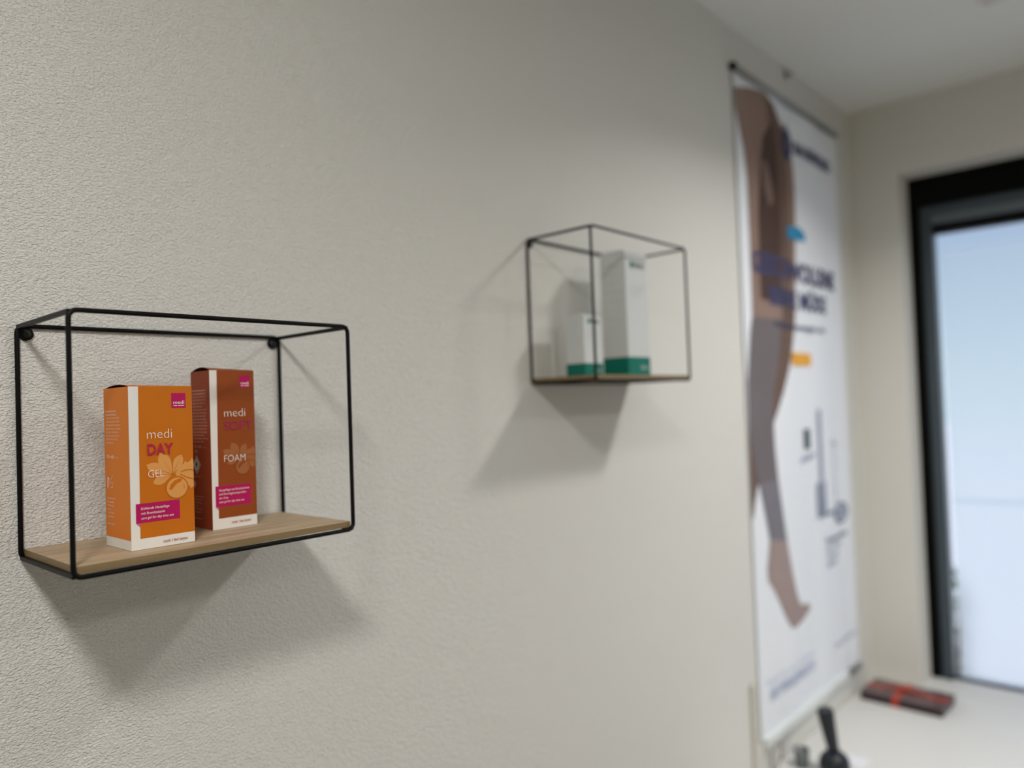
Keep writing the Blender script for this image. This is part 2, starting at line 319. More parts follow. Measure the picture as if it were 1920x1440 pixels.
# ------------------------------------------------------------------ wire frame shelves
def wire_shelf(name, label, x, z, w, h, d, rod=0.0024, tabs=True):
    """origin: back lower left corner on the wall"""
    root = empty(name, W(x, 0, z), label, 'shelf', 'black wire wall shelves with wooden boards')
    w, h, d = w*S, h*S, d*S; yb = -rod-0.0004; yf = -d; R = 0.0075
    for nm, y in (('front_frame', yf), ('back_frame', yb)):
        mb = MB(); mb.tube([(px, y, pz) for px, pz in rrect(w, h, R)], rod, M['black'], closed=True, n=12); mb.build(nm, root)
    for px, pz in ((0.0012, 0.0012), (w-0.0012, 0.0012), (0.0012, h-0.0012), (w-0.0012, h-0.0012)):
        mb = MB(); q = rod*0.92
        mb.box((px-q, yf+0.0005, pz-q), (px+q, yb-0.0005, pz+q), M['black']); mb.build('side_bar', root, bevel=0.0006)
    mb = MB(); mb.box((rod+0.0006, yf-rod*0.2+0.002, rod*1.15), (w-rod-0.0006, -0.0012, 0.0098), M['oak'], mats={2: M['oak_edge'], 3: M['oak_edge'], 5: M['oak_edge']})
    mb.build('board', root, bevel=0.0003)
    for px in (0.0086, w-0.0086):
        mb = MB(); mb.lathe([(0, 0.0), (0.0068, 0.0), (0.0068, 0.0022), (0.0062, 0.0028), (0.0, 0.0028)], (px, -0.0004, h-0.0082), M['black'], 28, Vector((0, -1, 0)), cap=False, smooth=False)
        tb = mb.build('mounting_tab', root)
        mb = MB(); c = Vector((px, -0.0032, h-0.0082))
        mb.lathe([(0, 0.0), (0.0042, 0.0), (0.0040, 0.0010), (0.0028, 0.0017), (0.0014, 0.0018)], c, M['screw'], 24, Vector((0, -1, 0)), cap=False, smooth=False)
        for k in range(4):
            a = math.radians(40+90*k); e1 = Vector((math.cos(a), 0, math.sin(a))); e2 = Vector((-math.sin(a), 0, math.cos(a)))
            f = Vector((0, -0.0019, 0))
            mb.poly([c+f+e1*0.0004+e2*0.0004, c+f+e1*0.0027+e2*0.00035, c+f+e1*0.0027-e2*0.00035, c+f+e1*0.0004-e2*0.0004], M['ink_black'])
        mb.build('screw', tb)
    return root
wire_shelf('wire_shelf', 'near, wide black wire wall shelf holding the orange and brown boxes', 0.2568, -0.1573, 0.3329, 0.2666, 0.1747)
wire_shelf('wire_shelf', 'far, cube-like black wire wall shelf holding two white and green boxes', 1.1607, 0.0384, 0.358, 0.2962, 0.162)
TOP1 = -0.1573 + 0.0098/S
TOP2 = 0.0384 + 0.0098/S

# ------------------------------------------------------------------ product boxes
EPS = 0.00018
def carton(root, w, d, h, side_m, front_m, bottom_m, side_split, front_poly, arch, flap_m, top_m=None):
    """carton standing on its base; front faces -y, left side faces -x, open slit under a bulging lid"""
    mb = MB(); cw = 0.0006; dz = 0.010
    # walls as an open tub with inner faces
    mb.box((0, 0, 0), (w, d, h-dz), bottom_m)
    for lo, hi in (((0, 0, h-dz), (w, cw, h)), ((0, d-cw, h-dz), (w, d, h)), ((0, cw, h-dz), (cw, d-cw, h)), ((w-cw, cw, h-dz), (w, d-cw, h))): mb.box(lo, hi, bottom_m)
    mb.poly([(cw, cw, h-dz+0.0002), (w-cw, cw, h-dz+0.0002), (w-cw, d-cw, h-dz+0.0002), (cw, d-cw, h-dz+0.0002)], M['inner_card'])
    # the inside faces of the tub
    for q in ([(cw+1e-4, cw, h-dz), (cw+1e-4, d-cw, h-dz), (cw+1e-4, d-cw, h-0.0005), (cw+1e-4, cw, h-0.0005)], [(w-cw-1e-4, cw, h-dz), (w-cw-1e-4, d-cw, h-dz), (w-cw-1e-4, d-cw, h-0.0005), (w-cw-1e-4, cw, h-0.0005)]): mb.poly(q, M['inner_card'])
    if side_m:
        mb.poly([(-EPS, 0.0003, side_split), (-EPS, d, side_split), (-EPS, d, h), (-EPS, 0.0003, h)], side_m)
        mb.poly([(w+EPS, 0.0003, side_split), (w+EPS, d, side_split), (w+EPS, d, h), (w+EPS, 0.0003, h)], side_m)
        mb.poly([(0, d+EPS, side_split), (w, d+EPS, side_split), (w, d+EPS, h), (0, d+EPS, h)], front_m)
    for m_, P in front_poly: mb.poly([(u, -EPS, v) for u, v in P], m_)
    # lid: arched from the front fold back to the rear edge
    lid = MB(); n = 10; rows = []; rows2 = []
    for i in range(n+1):
        t = i/n; y = d*t; z = h + arch*math.sin(math.pi*min(1, t*1.05))**0.8 if 0 < t < 1 else h
        rows.append([(0.0004, y, z), (w*0.5, y, h + (z-h)*0.7), (w-0.0004, y, h + (z-h)*0.35)])
    lid.grid(rows, flap_m); lid.grid([[(x, y, z-0.0004) for x, y, z in r] for r in rows], M['inner_card'])
    tk = MB()
    return mb, lid
def fr(u, v): return (u, -2*EPS, v)
def fr2(u, v): return (u, -3*EPS, v)
def side_fn(d):
    return lambda u, v: (-2*EPS, d-u, v)

def oval(cx, cy, rx, ry, n=28, rot=0):
    P = []
    for k in range(n):
        a = 2*math.pi*k/n; x = rx*math.cos(a); y = ry*math.sin(a); P.append((cx + x*math.cos(rot) - y*math.sin(rot), cy + x*math.sin(rot) + y*math.cos(rot)))
    return P
def leaflet(cx, cy, tx, ty, wd, n=8):
    L = []; Rr = []; dx, dy = tx-cx, ty-cy; ln = math.hypot(dx, dy); ex, ey = dx/ln, dy/ln; px, py = -ey, ex
    for i in range(n+1):
        t = i/n; ww = wd*(math.sin(math.pi*t**1.5)**0.8 if 0 < t < 1 else 0.0)
        L.append((cx+dx*t+px*ww, cy+dy*t+py*ww)); Rr.append((cx+dx*t-px*ww, cy+dy*t-py*ww))
    return L + Rr[::-1][1:-1]
def chestnut(mb, cx, cy, k, wmax, pale, base):
    """horse-chestnut leaves, nut and split husk; cx, cy is the leaf joint, k the scale; clipped at the box edge"""
    f1 = lambda P, f=fr: [f(min(u, wmax), v) for u, v in P]
    J = (cx, cy)
    leaves = [(-29, 13, 6.3), (-14, 25, 7.0), (11, 22, 5.6), (-22, -8.5, 5.2)]
    for q_, (tx, ty, wd) in enumerate(leaves): mb.poly(f1(leaflet(J[0], J[1], cx+tx*k, cy+ty*k, wd*k), lambda u, v: (u, -(1.3+0.15*q_)*EPS, v)), pale)
    for tx, ty, wd in leaves:
        a = Vector((tx, ty)).normalized(); p = Vector((-a.y, a.x))*0.22*k; a1 = Vector(J)+Vector((tx, ty))*0.85*k
        mb.poly(f1([tuple(Vector(J)+p), tuple(a1), tuple(Vector(J)-p)], fr2), base)
    husk = [(3, 1), (9, 9), (13, 11), (15, 14.5), (17, 12), (21, 14), (23, 17.5), (26, 14), (34, 15), (34, -15), (25, -16), (21, -18.5), (20, -15.5), (14, -12), (6, -5)]
    mb.poly(f1([(cx+a*k, cy+b*k) for a, b in husk]), pale)
    mb.poly(f1([(cx+a*k, cy+b*k) for a, b in [(9, 2), (14, 4.2), (22, 4.4), (34, 3), (34, 1.4), (22, 3.0), (14, 2.8), (9.5, 1.2)]], fr2), base)
    mb.poly(f1([(cx+a*k, cy+b*k) for a, b in [(9, 0), (15, -3.5), (24, -7), (34, -9.5), (34, -10.7), (24, -8.2), (15, -4.8), (9, -1.2)]], fr2), base)
    nx, ny, R = cx+5.0*k, cy-15.5*k, 12.0*k
    mb.poly([fr2(min(u, wmax), v) for u, v in oval(nx, ny, R*1.08, R*1.08)], base)
    g2 = lambda u, v: (min(u, wmax), -4*EPS, v)
    mb.poly([g2(u, v) for u, v in oval(nx-0.3*k, ny-0.4*k, R*0.99, R*0.97)], pale)
    cres = [(-9.5, -1.5), (-7.5, 4), (-3, 8.2), (2, 9.8), (6, 9.4), (4, 6.0), (0, 4.8), (-3.5, 1.4), (-6.5, -2.2)]
    mb.poly([(min(nx+a*k, wmax), -5*EPS, ny+b*k) for a, b in cres], base)
    mb.poly([(nx+a*k, -5*EPS, ny+b*k) for a, b in [(7.0, 4.2), (8.3, 1.5), (8.0, -2.2), (7.5, -2.2), (7.6, 1.2)]], base)
    for a, b in ((18, -6), (23, -11), (27, -8), (20, 8), (25, 9)):
        if cx+a*k < wmax: mb.poly([g2(cx+a*k-0.4*k, cy+b*k), g2(cx+a*k+0.5*k, cy+b*k+0.4*k), g2(cx+a*k+0.2*k, cy+b*k-0.9*k)], base)

def ointment_box(kind, x, y, z, w, d, h, label, rotz=0):
    w, d, h = w*S, d*S, h*S; q = S
    root = empty('ointment_box', W(x, y, z) + Vector((0, 0, 0.0004)), label, 'box', 'skin care boxes on the near wall shelf', rotz)
    day = kind == 'day'
    fm, sm, pale = (M['orange'], M['orange_side'], M['orange_pale']) if day else (M['brown'], M['brown_side'], M['brown_pale'])
    v0 = (0.012 if day else 0.0138)*q; ul = (0.136 if day else 0.131)*w; ut = 0.150*w if day else 0.158*w
    lab = (0.076, 0.759, 0.029, 0.0503) if day else (0.072, 0.865, 0.0285, 0.0545)
    la, lb2, lc, ldv = lab[0]*w, lab[1]*w, lab[2]*q, lab[3]*q
    fp = [(fm, [(ul, v0), (w, v0), (w, h), (ut, h)])]
    ss = 0.011*q if day else 0.0004
    mb, lid = carton(root, w, d, h, sm, fm, M['white_card'], ss, fp, 0.0028 if day else 0.0045, fm)
    # magenta label and its folded corner
    mb.poly([fr(la, lc), fr(lb2, lc), fr(lb2, ldv), fr(la, ldv)], M['magenta'])
    mb.poly([fr2(la, lc), fr2(ul+0.0002, lc), fr2(ul+0.0002, lc-0.0042*q)], M['pink'])
    # square logo
    if day: L0, L1, B0, B1 = 0.663*w, 0.895*w, 0.1545*q, 0.1715*q
    else: L0, L1, B0, B1 = 0.662*w, 0.903*w, 0.1790*q, 0.1950*q
    mb.poly([fr(L0, B0), fr(L1, B0), fr(L1, B1), fr(L0, B1)], M['magenta'])
    lw = L1-L0
    text(mb, 'medi', L0+lw*0.13, B0+(B1-B0)*0.27, (B1-B0)*0.23, M['ink_white'], fr2, width=lw*0.76, bold=0.0)
    for a, b in ((0.13, 0.40), (0.46, 0.89)): mb.poly([fr2(L0+lw*a, B0+(B1-B0)*0.14), fr2(L0+lw*b, B0+(B1-B0)*0.14), fr2(L0+lw*b, B0+(B1-B0)*0.19), fr2(L0+lw*a, B0+(B1-B0)*0.19)], M['ink_white'])
    if day:
        chestnut(mb, 0.655*w, 0.0795*q, 0.00098*q, w, pale, fm)
        f3 = lambda u, v: (u, -6*EPS, v)
        text(mb, 'medi', 0.265*w, 0.1210*q, 0.0106*q, M['ink_white'], f3, width=0.39*w, bold=-0.016)
        text(mb, 'DAY', 0.265*w, 0.1032*q, 0.0118*q, M['magenta_dark'], f3, width=0.405*w, bold=0.022)
        text(mb, 'GEL', 0.27*w, 0.0780*q, 0.0082*q, M['ink_white'], f3, width=0.245*w, bold=-0.016)
        lines = ['Kühlende Hautpflege', 'mit Rosskastanie', 'care gel for day time use']; wid = [0.44, 0.365, 0.505]
        for i, (s_, wi) in enumerate(zip(lines, wid)): text(mb, s_, 0.147*w, (0.0434-0.0052*i)*q, 0.0027*q, M['ink_white'], f3, width=wi*w, shear=0.2)
        text(mb, 'medi. I feel better.', 0.486*w, 0.0046*q, 0.0028*q, M['ink_rust'], f3, width=0.40*w, bold=0.008)
    else:
        chestnut(mb, 0.63*w, 0.0890*q, 0.00078*q, w, pale, fm)
        f3 = lambda u, v: (u, -6*EPS, v)
        text(mb, 'medi', 0.295*w, 0.1420*q, 0.0105*q, M['ink_white'], f3, width=0.475*w, bold=-0.016)
        text(mb, 'SOFT', 0.292*w, 0.1255*q, 0.0110*q, M['magenta_on_brown'], f3, width=0.645*w, bold=0.0)
        text(mb, 'FOAM', 0.272*w, 0.0845*q, 0.0086*q, M['ink_white'], f3, width=0.48*w, bold=-0.016)
        lines = ['Hautpflege mit Rosskastanie', 'und feuchtigkeitsspenden-', 'der Urea', 'care gel for day time use']; wid = [0.68, 0.62, 0.20, 0.56]
        for i, (s_, wi) in enumerate(zip(lines, wid)): text(mb, s_, 0.135*w, (0.0480-0.0049*i)*q, 0.0026*q, M['ink_white'], f3, width=wi*w, shear=0.2)
        text(mb, 'medi. I feel better.', 0.41*w, 0.0062*q, 0.0028*q, M['ink_rust'], f3, width=0.45*w, bold=0.008)
    # small print on the left side
    sf = side_fn(d); ip = M['ink_pale'] if day else M['ink_pale2']
    if day:
        rows = ['Inhaltsstoffe/Ingredienti', 'Ingredients/Ingrédients:', 'AQUA, ALCOHOL DENAT., METHYL', 'GLUCETH-20, AESCULUS HIPPO', 'CASTANUM EXTRACT, MENTHOL', 'PHENOXYETHANOL, CARBOMER', 'SODIUM HYDROXIDE,', 'PARFUM, ALLANTOIN, PEG-7', 'PROPYLENE GLYCOL,', 'PANTHENOL']
        wid = [0.44, 0.45, 0.58, 0.57, 0.60, 0.62, 0.52, 0.56, 0.50, 0.30]
        for i, s_ in enumerate(rows): text(mb, s_, 0.006*q, (0.1525-0.0040*i)*q, 0.0019*q, ip, sf, width=wid[i]*0.070*q, bold=0.01 if i > 1 else 0.03)
        text(mb, '150 ml', 0.006*q, 0.1000*q, 0.0036*q, M['ink_white'], sf, width=0.016*q, bold=0.0); text(mb, 'e', 0.0235*q, 0.0995*q, 0.0058*q, M['ink_white'], sf)
        text(mb, '5.07 fl.oz.', 0.030*q, 0.1000*q, 0.0016*q, ip, sf, width=0.011*q)
        # hand with leaflet and open-jar symbols
        mb.poly([sf(u*q, v*q) for u, v in [(0.007, 0.066), (0.0095, 0.066), (0.0125, 0.071), (0.0125, 0.076), (0.0105, 0.0785), (0.0075, 0.0775), (0.0068, 0.072)]], M['ink_white'])
        mb.poly([(-3*EPS, d-u*q, v*q) for u, v in [(0.0095, 0.0665), (0.0108, 0.070), (0.0112, 0.0755), (0.0090, 0.0765), (0.0082, 0.0725)]], sm)
        mb.poly([sf(u*q, v*q) for u, v in [(0.016, 0.0665), (0.023, 0.0665), (0.023, 0.0725), (0.016, 0.0725)]], ip)
        mb.poly([(-3*EPS, d-u*q, v*q) for u, v in [(0.0168, 0.0672), (0.0222, 0.0672), (0.0222, 0.0718), (0.0168, 0.0718)]], sm)
        mb.poly([sf(u*q, v*q) for u, v in [(0.015, 0.0745), (0.0225, 0.0805), (0.0230, 0.0800), (0.0158, 0.0740)]], ip)
        rows = ['medi GmbH & Co. KG', 'Medicusstraße 1', '95448 Bayreuth', 'Germany', 'T +49 921 912-0', 'www.medi.de', '', 'Made in Germany']; wid = [0.33, 0.29, 0.27, 0.15, 0.27, 0.24, 0, 0.30]
        for i, s_ in enumerate(rows):
            if s_: text(mb, s_, 0.006*q, (0.0535-0.0041*i)*q, 0.0020*q, ip, sf, width=wid[i]*0.070*q, bold=0.02)
    else:
        for i in range(18):
            s_ = ['Inhaltsstoffe/Ingredients:', 'Anwendung/Application:', 'AQUA, UREA, BUTANE, DECYL', 'GLYCERIN, PROPANE, ISOBUTANE'][i] if i < 4 else random.choice(['Schaum auf die Haut auftragen', 'und leicht einmassieren lassen', 'Behälter steht unter Druck', 'vor Sonne schützen, nicht über'])
            wi = [0.80, 0.80, 0.84, 0.80, 0.77, 0.58, 0.85, 0.82, 0.78, 0.82, 0.86, 0.87, 0.83, 0.83, 0.68, 0.88, 0.65, 0.3][i]
            if i < 17: text(mb, s_, 0.003*q, (0.1760-0.0041*i)*q, 0.0019*q, ip, sf, width=wi*0.047*q, bold=0.01 if i > 1 else 0.03)
        text(mb, '125 ml', 0.004*q, 0.1035*q, 0.0034*q, ip, sf, width=0.017*q); text(mb, 'e', 0.022*q, 0.103*q, 0.0055*q, ip, sf); text(mb, '4.2 fl.oz.', 0.028*q, 0.1035*q, 0.0014*q, ip, sf, width=0.011*q)
        text(mb, '3%', 0.006*q, 0.0965*q, 0.0040*q, ip, sf, width=0.010*q)
        cx, cy = 0.0120, 0.0815
        for rr, m_, e in ((0.0122, M['ink_white'], 2), (0.0112, M['brown_side'], 3), (0.0095, M['ink_grey_pale'], 4)):
            mb.poly([(-e*EPS, d-(cx+a*rr*0.88)*q, (cy+b*rr)*q) for a, b in ((0, -1), (1, 0), (0, 1), (-1, 0))], m_)
        mb.poly([(-5*EPS, d-(cx+a)*q, (cy+b)*q) for a, b in ((-0.002, -0.0020), (0.002, -0.0020), (0.0030, 0.0005), (0.0018, 0.0022), (0.0014, 0.0042), (0.0002, 0.0022), (-0.0008, 0.0050), (-0.0026, 0.0014), (-0.0028, -0.0003))], M['ink_black'])
        mb.poly([(-5*EPS, d-(cx+a)*q, (cy+b)*q) for a, b in ((-0.003, -0.0034), (0.003, -0.0034), (0.003, -0.0028), (-0.003, -0.0028))], M['ink_black'])
        text(mb, 'Gefahr/Danger', 0.004*q, 0.0655*q, 0.0016*q, ip, sf, width=0.018*q)
        mb.poly([sf(u*q, v*q) for u, v in [(0.003, 0.052), (0.006, 0.052), (0.008, 0.057), (0.006, 0.061), (0.003, 0.060)]], ip)
        rows = ['medi GmbH & Co. KG', 'Medicusstraße 1', '95448 Bayreuth', 'Germany', 'T +49 921 912-0', 'www.medi.de', '', 'Made in Germany']; wid = [0.5, 0.42, 0.42, 0.2, 0.42, 0.36, 0, 0.42]
        for i, s_ in enumerate(rows):
            if s_: text(mb, s_, 0.004*q, (0.0400-0.0040*i)*q, 0.0018*q, ip, sf, width=wid[i]*0.047*q, bold=0.01)
    mb.build('carton', root, fix=False)
    lid.build('lid_flap', root, fix=False)
    return root
ointment_box('day', 0.3262, -0.1370, TOP1, 0.0702, 0.0712, 0.1795, 'bright orange box lettered DAY GEL, front left on the near shelf', 0)
ointment_box('soft', 0.4448, -0.0822, TOP1, 0.0600, 0.0515, 0.2015, 'taller brown box lettered SOFT FOAM, behind the orange box', 0)

def white_box(x, y, z, w, d, h, gb, label, small=False, rotz=0):
    w, d, h, gb = w*S, d*S, h*S, gb*S
    root = empty('medicine_box', W(x, y, z) + Vector((0, 0, 0.0004)), label, 'box', 'white and green boxes on the far wall shelf', rotz)
    mb = MB(); mb.box((0, 0, 0), (w, d, h-0.004), M['carton_white'])
    e = EPS
    for P in ([(-e, -e, 0), (w+e, -e, 0), (w+e, -e, gb), (-e, -e, gb)], [(-e, -e, 0), (-e, d+e, 0), (-e, d+e, gb), (-e, -e, gb)], [(w+e, -e, 0), (w+e, d+e, 0), (w+e, d+e, gb), (w+e, -e, gb)], [(-e, d+e, 0), (w+e, d+e, 0), (w+e, d+e, gb), (-e, d+e, gb)]): mb.poly(P, M['green'])
    # logo: teal disc and grey letters; small lines on the front and the side
    lz = h*0.885; mb.poly([(u, -2*e, v) for u, v in oval(w*0.30, lz, w*0.09, w*0.09)], M['green'])
    text(mb, 'sagella' if False else 'derma', w*0.42, lz-w*0.06, w*0.15, M['ink_grey'], lambda u, v: (u, -2*e, v), width=w*0.44, bold=0.03)
    for k in range(3): text(mb, ['Hautpflege', 'Lotion', 'sensitiv'][k], w*0.2, h*(0.70-0.035*k), h*0.014, M['ink_grey_pale'], lambda u, v: (u, -2*e, v), width=w*(0.6-0.1*k))
    text(mb, '200 ml', w*0.55, gb*0.35, gb*0.2, M['carton_white'], lambda u, v: (u, -2*e, v))
    nl = 9 if not small else 6
    for k in range(nl): text(mb, random.choice(['Anwendung: mehrmals taeglich', 'Zusammensetzung: Aqua, Glycerin', 'Inhalt vor Gebrauch schuetteln']), d*0.12, h*(0.88-0.072*k), h*0.016, M['ink_grey_pale'], lambda u, v: (-2*e, d-u, v), width=d*random.uniform(0.5, 0.76))
    mb.build('carton', root, fix=False)
    lid = MB(); n = 8; rows = []
    for i in range(n+1):
        t = i/n; zz = h-0.004 + 0.004*min(1, math.sin(math.pi*t)*2.2)*0.9 + 0.0002
        rows.append([(0.0003, d*t, zz), (w/2, d*t, zz+0.0005), (w-0.0003, d*t, zz)])
    lid.grid(rows, M['carton_white']); lid.poly([r[0] for r in rows], M['carton_white']); lid.poly([r[-1] for r in rows], M['carton_white'])
    lid.build('lid_flap', root, fix=False)
white_box(1.335, -0.122, TOP2, 0.084, 0.064, 0.268, 0.040, 'tall narrow white box with green base, right on the far shelf')
white_box(1.212, -0.100, TOP2, 0.060, 0.047, 0.126, 0.026, 'short white box with green base, left on the far shelf', small=True)

# ------------------------------------------------------------------ banner
BX0, BX1, BZ0, BZ1, BY = 2.140, 3.008, -1.030, 0.985, -0.0055
banner = empty('wall_banner', W((BX0+BX1)/2, BY, BZ0), 'tall white hanging banner printed with stockinged legs and blue lettering', 'banner')
def bw(x, z):     # gentle waves of the hanging cloth
    return BY - 0.0022*math.sin(x*19) - 0.0014*math.sin(x*41+z*2)*max(0, (0.2-z))/1.2
binv = Matrix.Translation(-banner.location)
def bpart(mb, name, fix=False):
    o = mb.build(name, fix=fix); o.parent = banner; o.matrix_parent_inverse = binv; return o
mb = MB(); nx, nz = 48, 30
mb.grid([[W(BX0+(BX1-BX0)*i/nx, bw(BX0+(BX1-BX0)*i/nx, BZ0+(BZ1-BZ0)*j/nz), BZ0+(BZ1-BZ0)*j/nz) for i in range(nx+1)] for j in range(nz+1)], M['banner'])
def bp(layer): return lambda x, z: W(min(max(x, BX0+0.001), BX1-0.001), bw(x, z)-0.0007*layer, z)
def bpoly(P, m_, layer):
    # triangulate and subdivide so that the print follows the cloth
    bm = bmesh.new(); vs = [bm.verts.new((x, 0, z)) for x, z in P]; bm.faces.new(vs)
    for ax, lo, hi, st in ((0, BX0, BX1, 0.018), (2, BZ0, BZ1, 0.12)):
        v = lo
        while v < hi:
            no_ = [0, 0, 0]; no_[ax] = 1; co = [0, 0, 0]; co[ax] = v
            bmesh.ops.bisect_plane(bm, geom=bm.verts[:]+bm.edges[:]+bm.faces[:], plane_co=co, plane_no=no_); v += st
    f = bp(layer)
    for fc in bm.faces: mb.poly([f(l.vert.co.x, l.vert.co.z) for l in fc.loops], m_)
    bm.free()
legB = [(2.321,0.978),(2.365,0.978),(2.43,0.959),(2.485,0.911),(2.542,0.855),(2.577,0.804),(2.586,0.713),(2.584,0.62),(2.562,0.433),(2.541,0.248),(2.507,0.157),(2.468,0.085),(2.41,0.006),(2.329,-0.086),(2.255,-0.216),(2.19,-0.282),(2.165,-0.332),(2.150,-0.368),(2.142,-0.37),(2.142,-0.251),(2.143,-0.141),(2.146,-0.063),(2.285,0.066),(2.298,0.573),(2.305,0.831)]
legA_up = [(2.205,0.242),(2.208,0.295),(2.21,0.394),(2.211,0.476),(2.212,0.559),(2.212,0.675),(2.198,0.755),(2.17,0.814),(2.145,0.872),(2.142,0.935),(2.25,0.965),(2.349,0.980),(2.368,0.934),(2.39,0.869),(2.409,0.768),(2.424,0.594),(2.443,0.455),(2.44,0.348),(2.42,0.242)]
legA_mid = [(2.205,0.242),(2.42,0.242),(2.393,0.153),(2.358,0.066),(2.33,-0.002),(2.322,-0.069),(2.324,-0.171),(2.337,-0.273),(2.20,-0.273),(2.181,-0.225),(2.156,-0.143),(2.146,-0.063),(2.148,0.033),(2.162,0.097),(2.186,0.195)]
legA_low = [(2.20,-0.273),(2.337,-0.273),(2.359,-0.377),(2.382,-0.474),(2.261,-0.450),(2.238,-0.378),(2.214,-0.31)]
footp = [(2.261,-0.450),(2.382,-0.474),(2.398,-0.528),(2.421,-0.592),(2.449,-0.658),(2.476,-0.698),(2.544,-0.707),(2.561,-0.729),(2.493,-0.75),(2.428,-0.761),(2.385,-0.75),(2.344,-0.704),(2.312,-0.655),(2.276,-0.609),(2.236,-0.573),(2.233,-0.532),(2.249,-0.494)]
shade = [(2.333,0.829),(2.404,0.90),(2.440,0.796),(2.445,0.6),(2.43,0.30),(2.27,0.30),(2.278,0.57),(2.308,0.746)]
hi_ = [(2.316,0.748),(2.349,0.755),(2.383,0.683),(2.393,0.624),(2.358,0.609),(2.323,0.663)]
bpoly(legB, M['skin_dark'], 1); bpoly(legA_up, M['skin'], 2); bpoly(shade, M['skin_shadow'], 3); bpoly(hi_, M['skin_hi'], 4)
bpoly(legA_mid, M['stocking'], 2); bpoly(legA_low, M['stocking_lo'], 2); bpoly(footp, M['foot'], 2)
bpoly([(2.50,0.93),(2.56,0.84),(2.583,0.80),(2.59,0.71),(2.586,0.62),(2.565,0.433),(2.545,0.26),(2.51,0.30),(2.53,0.55),(2.53,0.75)], M['skin'], 1.5)
L5 = bp(5)
# maker's mark: ring with a bar, then the name
for k in range(20):
    a0, a1 = 2*math.pi*k/20, 2*math.pi*(k+1)/20; c = (2.530, 0.850)
    mb.poly([L5(c[0]+r*1.0*math.cos(a), c[1]+r*1.25*math.sin(a)) for r, a in ((0.044, a0), (0.044, a1), (0.021, a1), (0.021, a0))], M['navy'])
mb.poly([L5(x, z) for x, z in ((2.520, 0.915), (2.536, 0.915), (2.536, 0.79), (2.520, 0.79))], M['navy'])
text(mb, 'BAUERFEIND', 2.595, 0.832, 0.042, M['navy'], L5, width=0.345, bold=0.03)
bpoly([(2.50,0.563),(2.603,0.576),(2.650,0.560),(2.650,0.531),(2.504,0.524)], M['cyan'], 5)
text(mb, 'GESCHWOLLENE', 2.218, 0.384, 0.062, M['navy'], L5, width=0.71, bold=0.035)
text(mb, 'BEINE MÜDE', 2.332, 0.289, 0.056, M['navy'], L5, width=0.495, bold=0.035)
text(mb, 'Venen bewegen uns', 2.362, 0.215, 0.024, M['navy'], L5, width=0.44, bold=0.01)
bpoly([(2.490,0.137),(2.655,0.137),(2.655,0.094),(2.490,0.094)], M['amber'], 5)
def bq(x0, x1, z0, z1, m_): bpoly([(x0, z0), (x1, z0), (x1, z1), (x0, z1)], m_, 5)
bq(2.688, 2.722, -0.42, -0.06, M['navy_pale']); bq(2.570, 2.618, -0.192, -0.124, M['dgreen']); bq(2.655, 2.738, -0.440, -0.318, M['slate'])
bpoly([(2.531,-0.240),(2.56,-0.228),(2.60,-0.232),(2.654,-0.218),(2.656,-0.206),(2.60,-0.214),(2.56,-0.214),(2.531,-0.228)], M['navy_pale'], 5)
bq(2.840, 2.846, -0.43, -0.165, M['navy_pale']); bq(2.820, 2.872, -0.192, -0.186, M['slate'])
for k in range(24):
    a0, a1 = 2*math.pi*k/24, 2*math.pi*(k+1)/24; c = (2.888, -0.448)
    for ro, ri, m_ in ((0.050, 0.036, M['slate']), (0.028, 0.001, M['navy_pale'])):
        mb.poly([L5(c[0]+r*1.35*math.cos(a), c[1]+r*0.8*math.sin(a)) for r, a in ((ro, a0), (ro, a1), (ri, a1), (ri, a0))], m_)
bq(2.738, 2.83, -0.440, -0.428, M['slate'])
for i, (s_, wi) in enumerate((('Kompression', 0.215), ('für Ihre', 0.15), ('Venen', 0.115), ('täglich', 0.10))): text(mb, s_, 2.722, -0.535-0.028*i, 0.017, M['navy'] if i == 0 else M['navy_pale'], L5, width=wi, bold=0.03)
text(mb, 'Fragen Sie uns, wir beraten', 2.195, -0.880, 0.014, M['navy_faint'], L5, width=0.375)
text(mb, 'SIE PERSÖNLICH', 2.213, -0.930, 0.030, M['navy_faint'], L5, width=0.355, bold=0.03)
text(mb, 'bauerfeind.com', 2.763, -0.916, 0.017, M['navy_pale'], L5, width=0.218, bold=0.01)
bpart(mb, 'cloth')
def brod(name, z, r, m_, x0, x1):
    k = MB(); k.tube([W(x0, BY-0.006, z), W(x1, BY-0.006, z)], r, m_, n=14); bpart(k, name, True)
brod('top_rail', BZ1+0.008, 0.0085, M['alu'], BX0-0.005, BX1+0.005)
k = MB(); k.tube([W(BX0-0.018, BY-0.008, BZ1+0.008), W(BX0-0.005, BY-0.008, BZ1+0.008)], [0.0105, 0.0105], M['ink_black'], n=14); bpart(k, 'end_cap', True)
k = MB(); p, q = W(BX0+0.02, BY-0.012, BZ0-0.022), W(BX1-0.14, BY+0.004, BZ0+0.004); k.box(tuple(p), tuple(q), M['bar_white']); bpart(k, 'bottom_bar', True)
k = MB(); p, q = W(BX1-0.14, BY-0.009, BZ0-0.022), W(BX1+0.004, BY+0.004, BZ0+0.001); k.box(tuple(p), tuple(q), M['alu']); bpart(k, 'bottom_bar_shade', True)  # grey piece standing in for the shade at the bar's right end
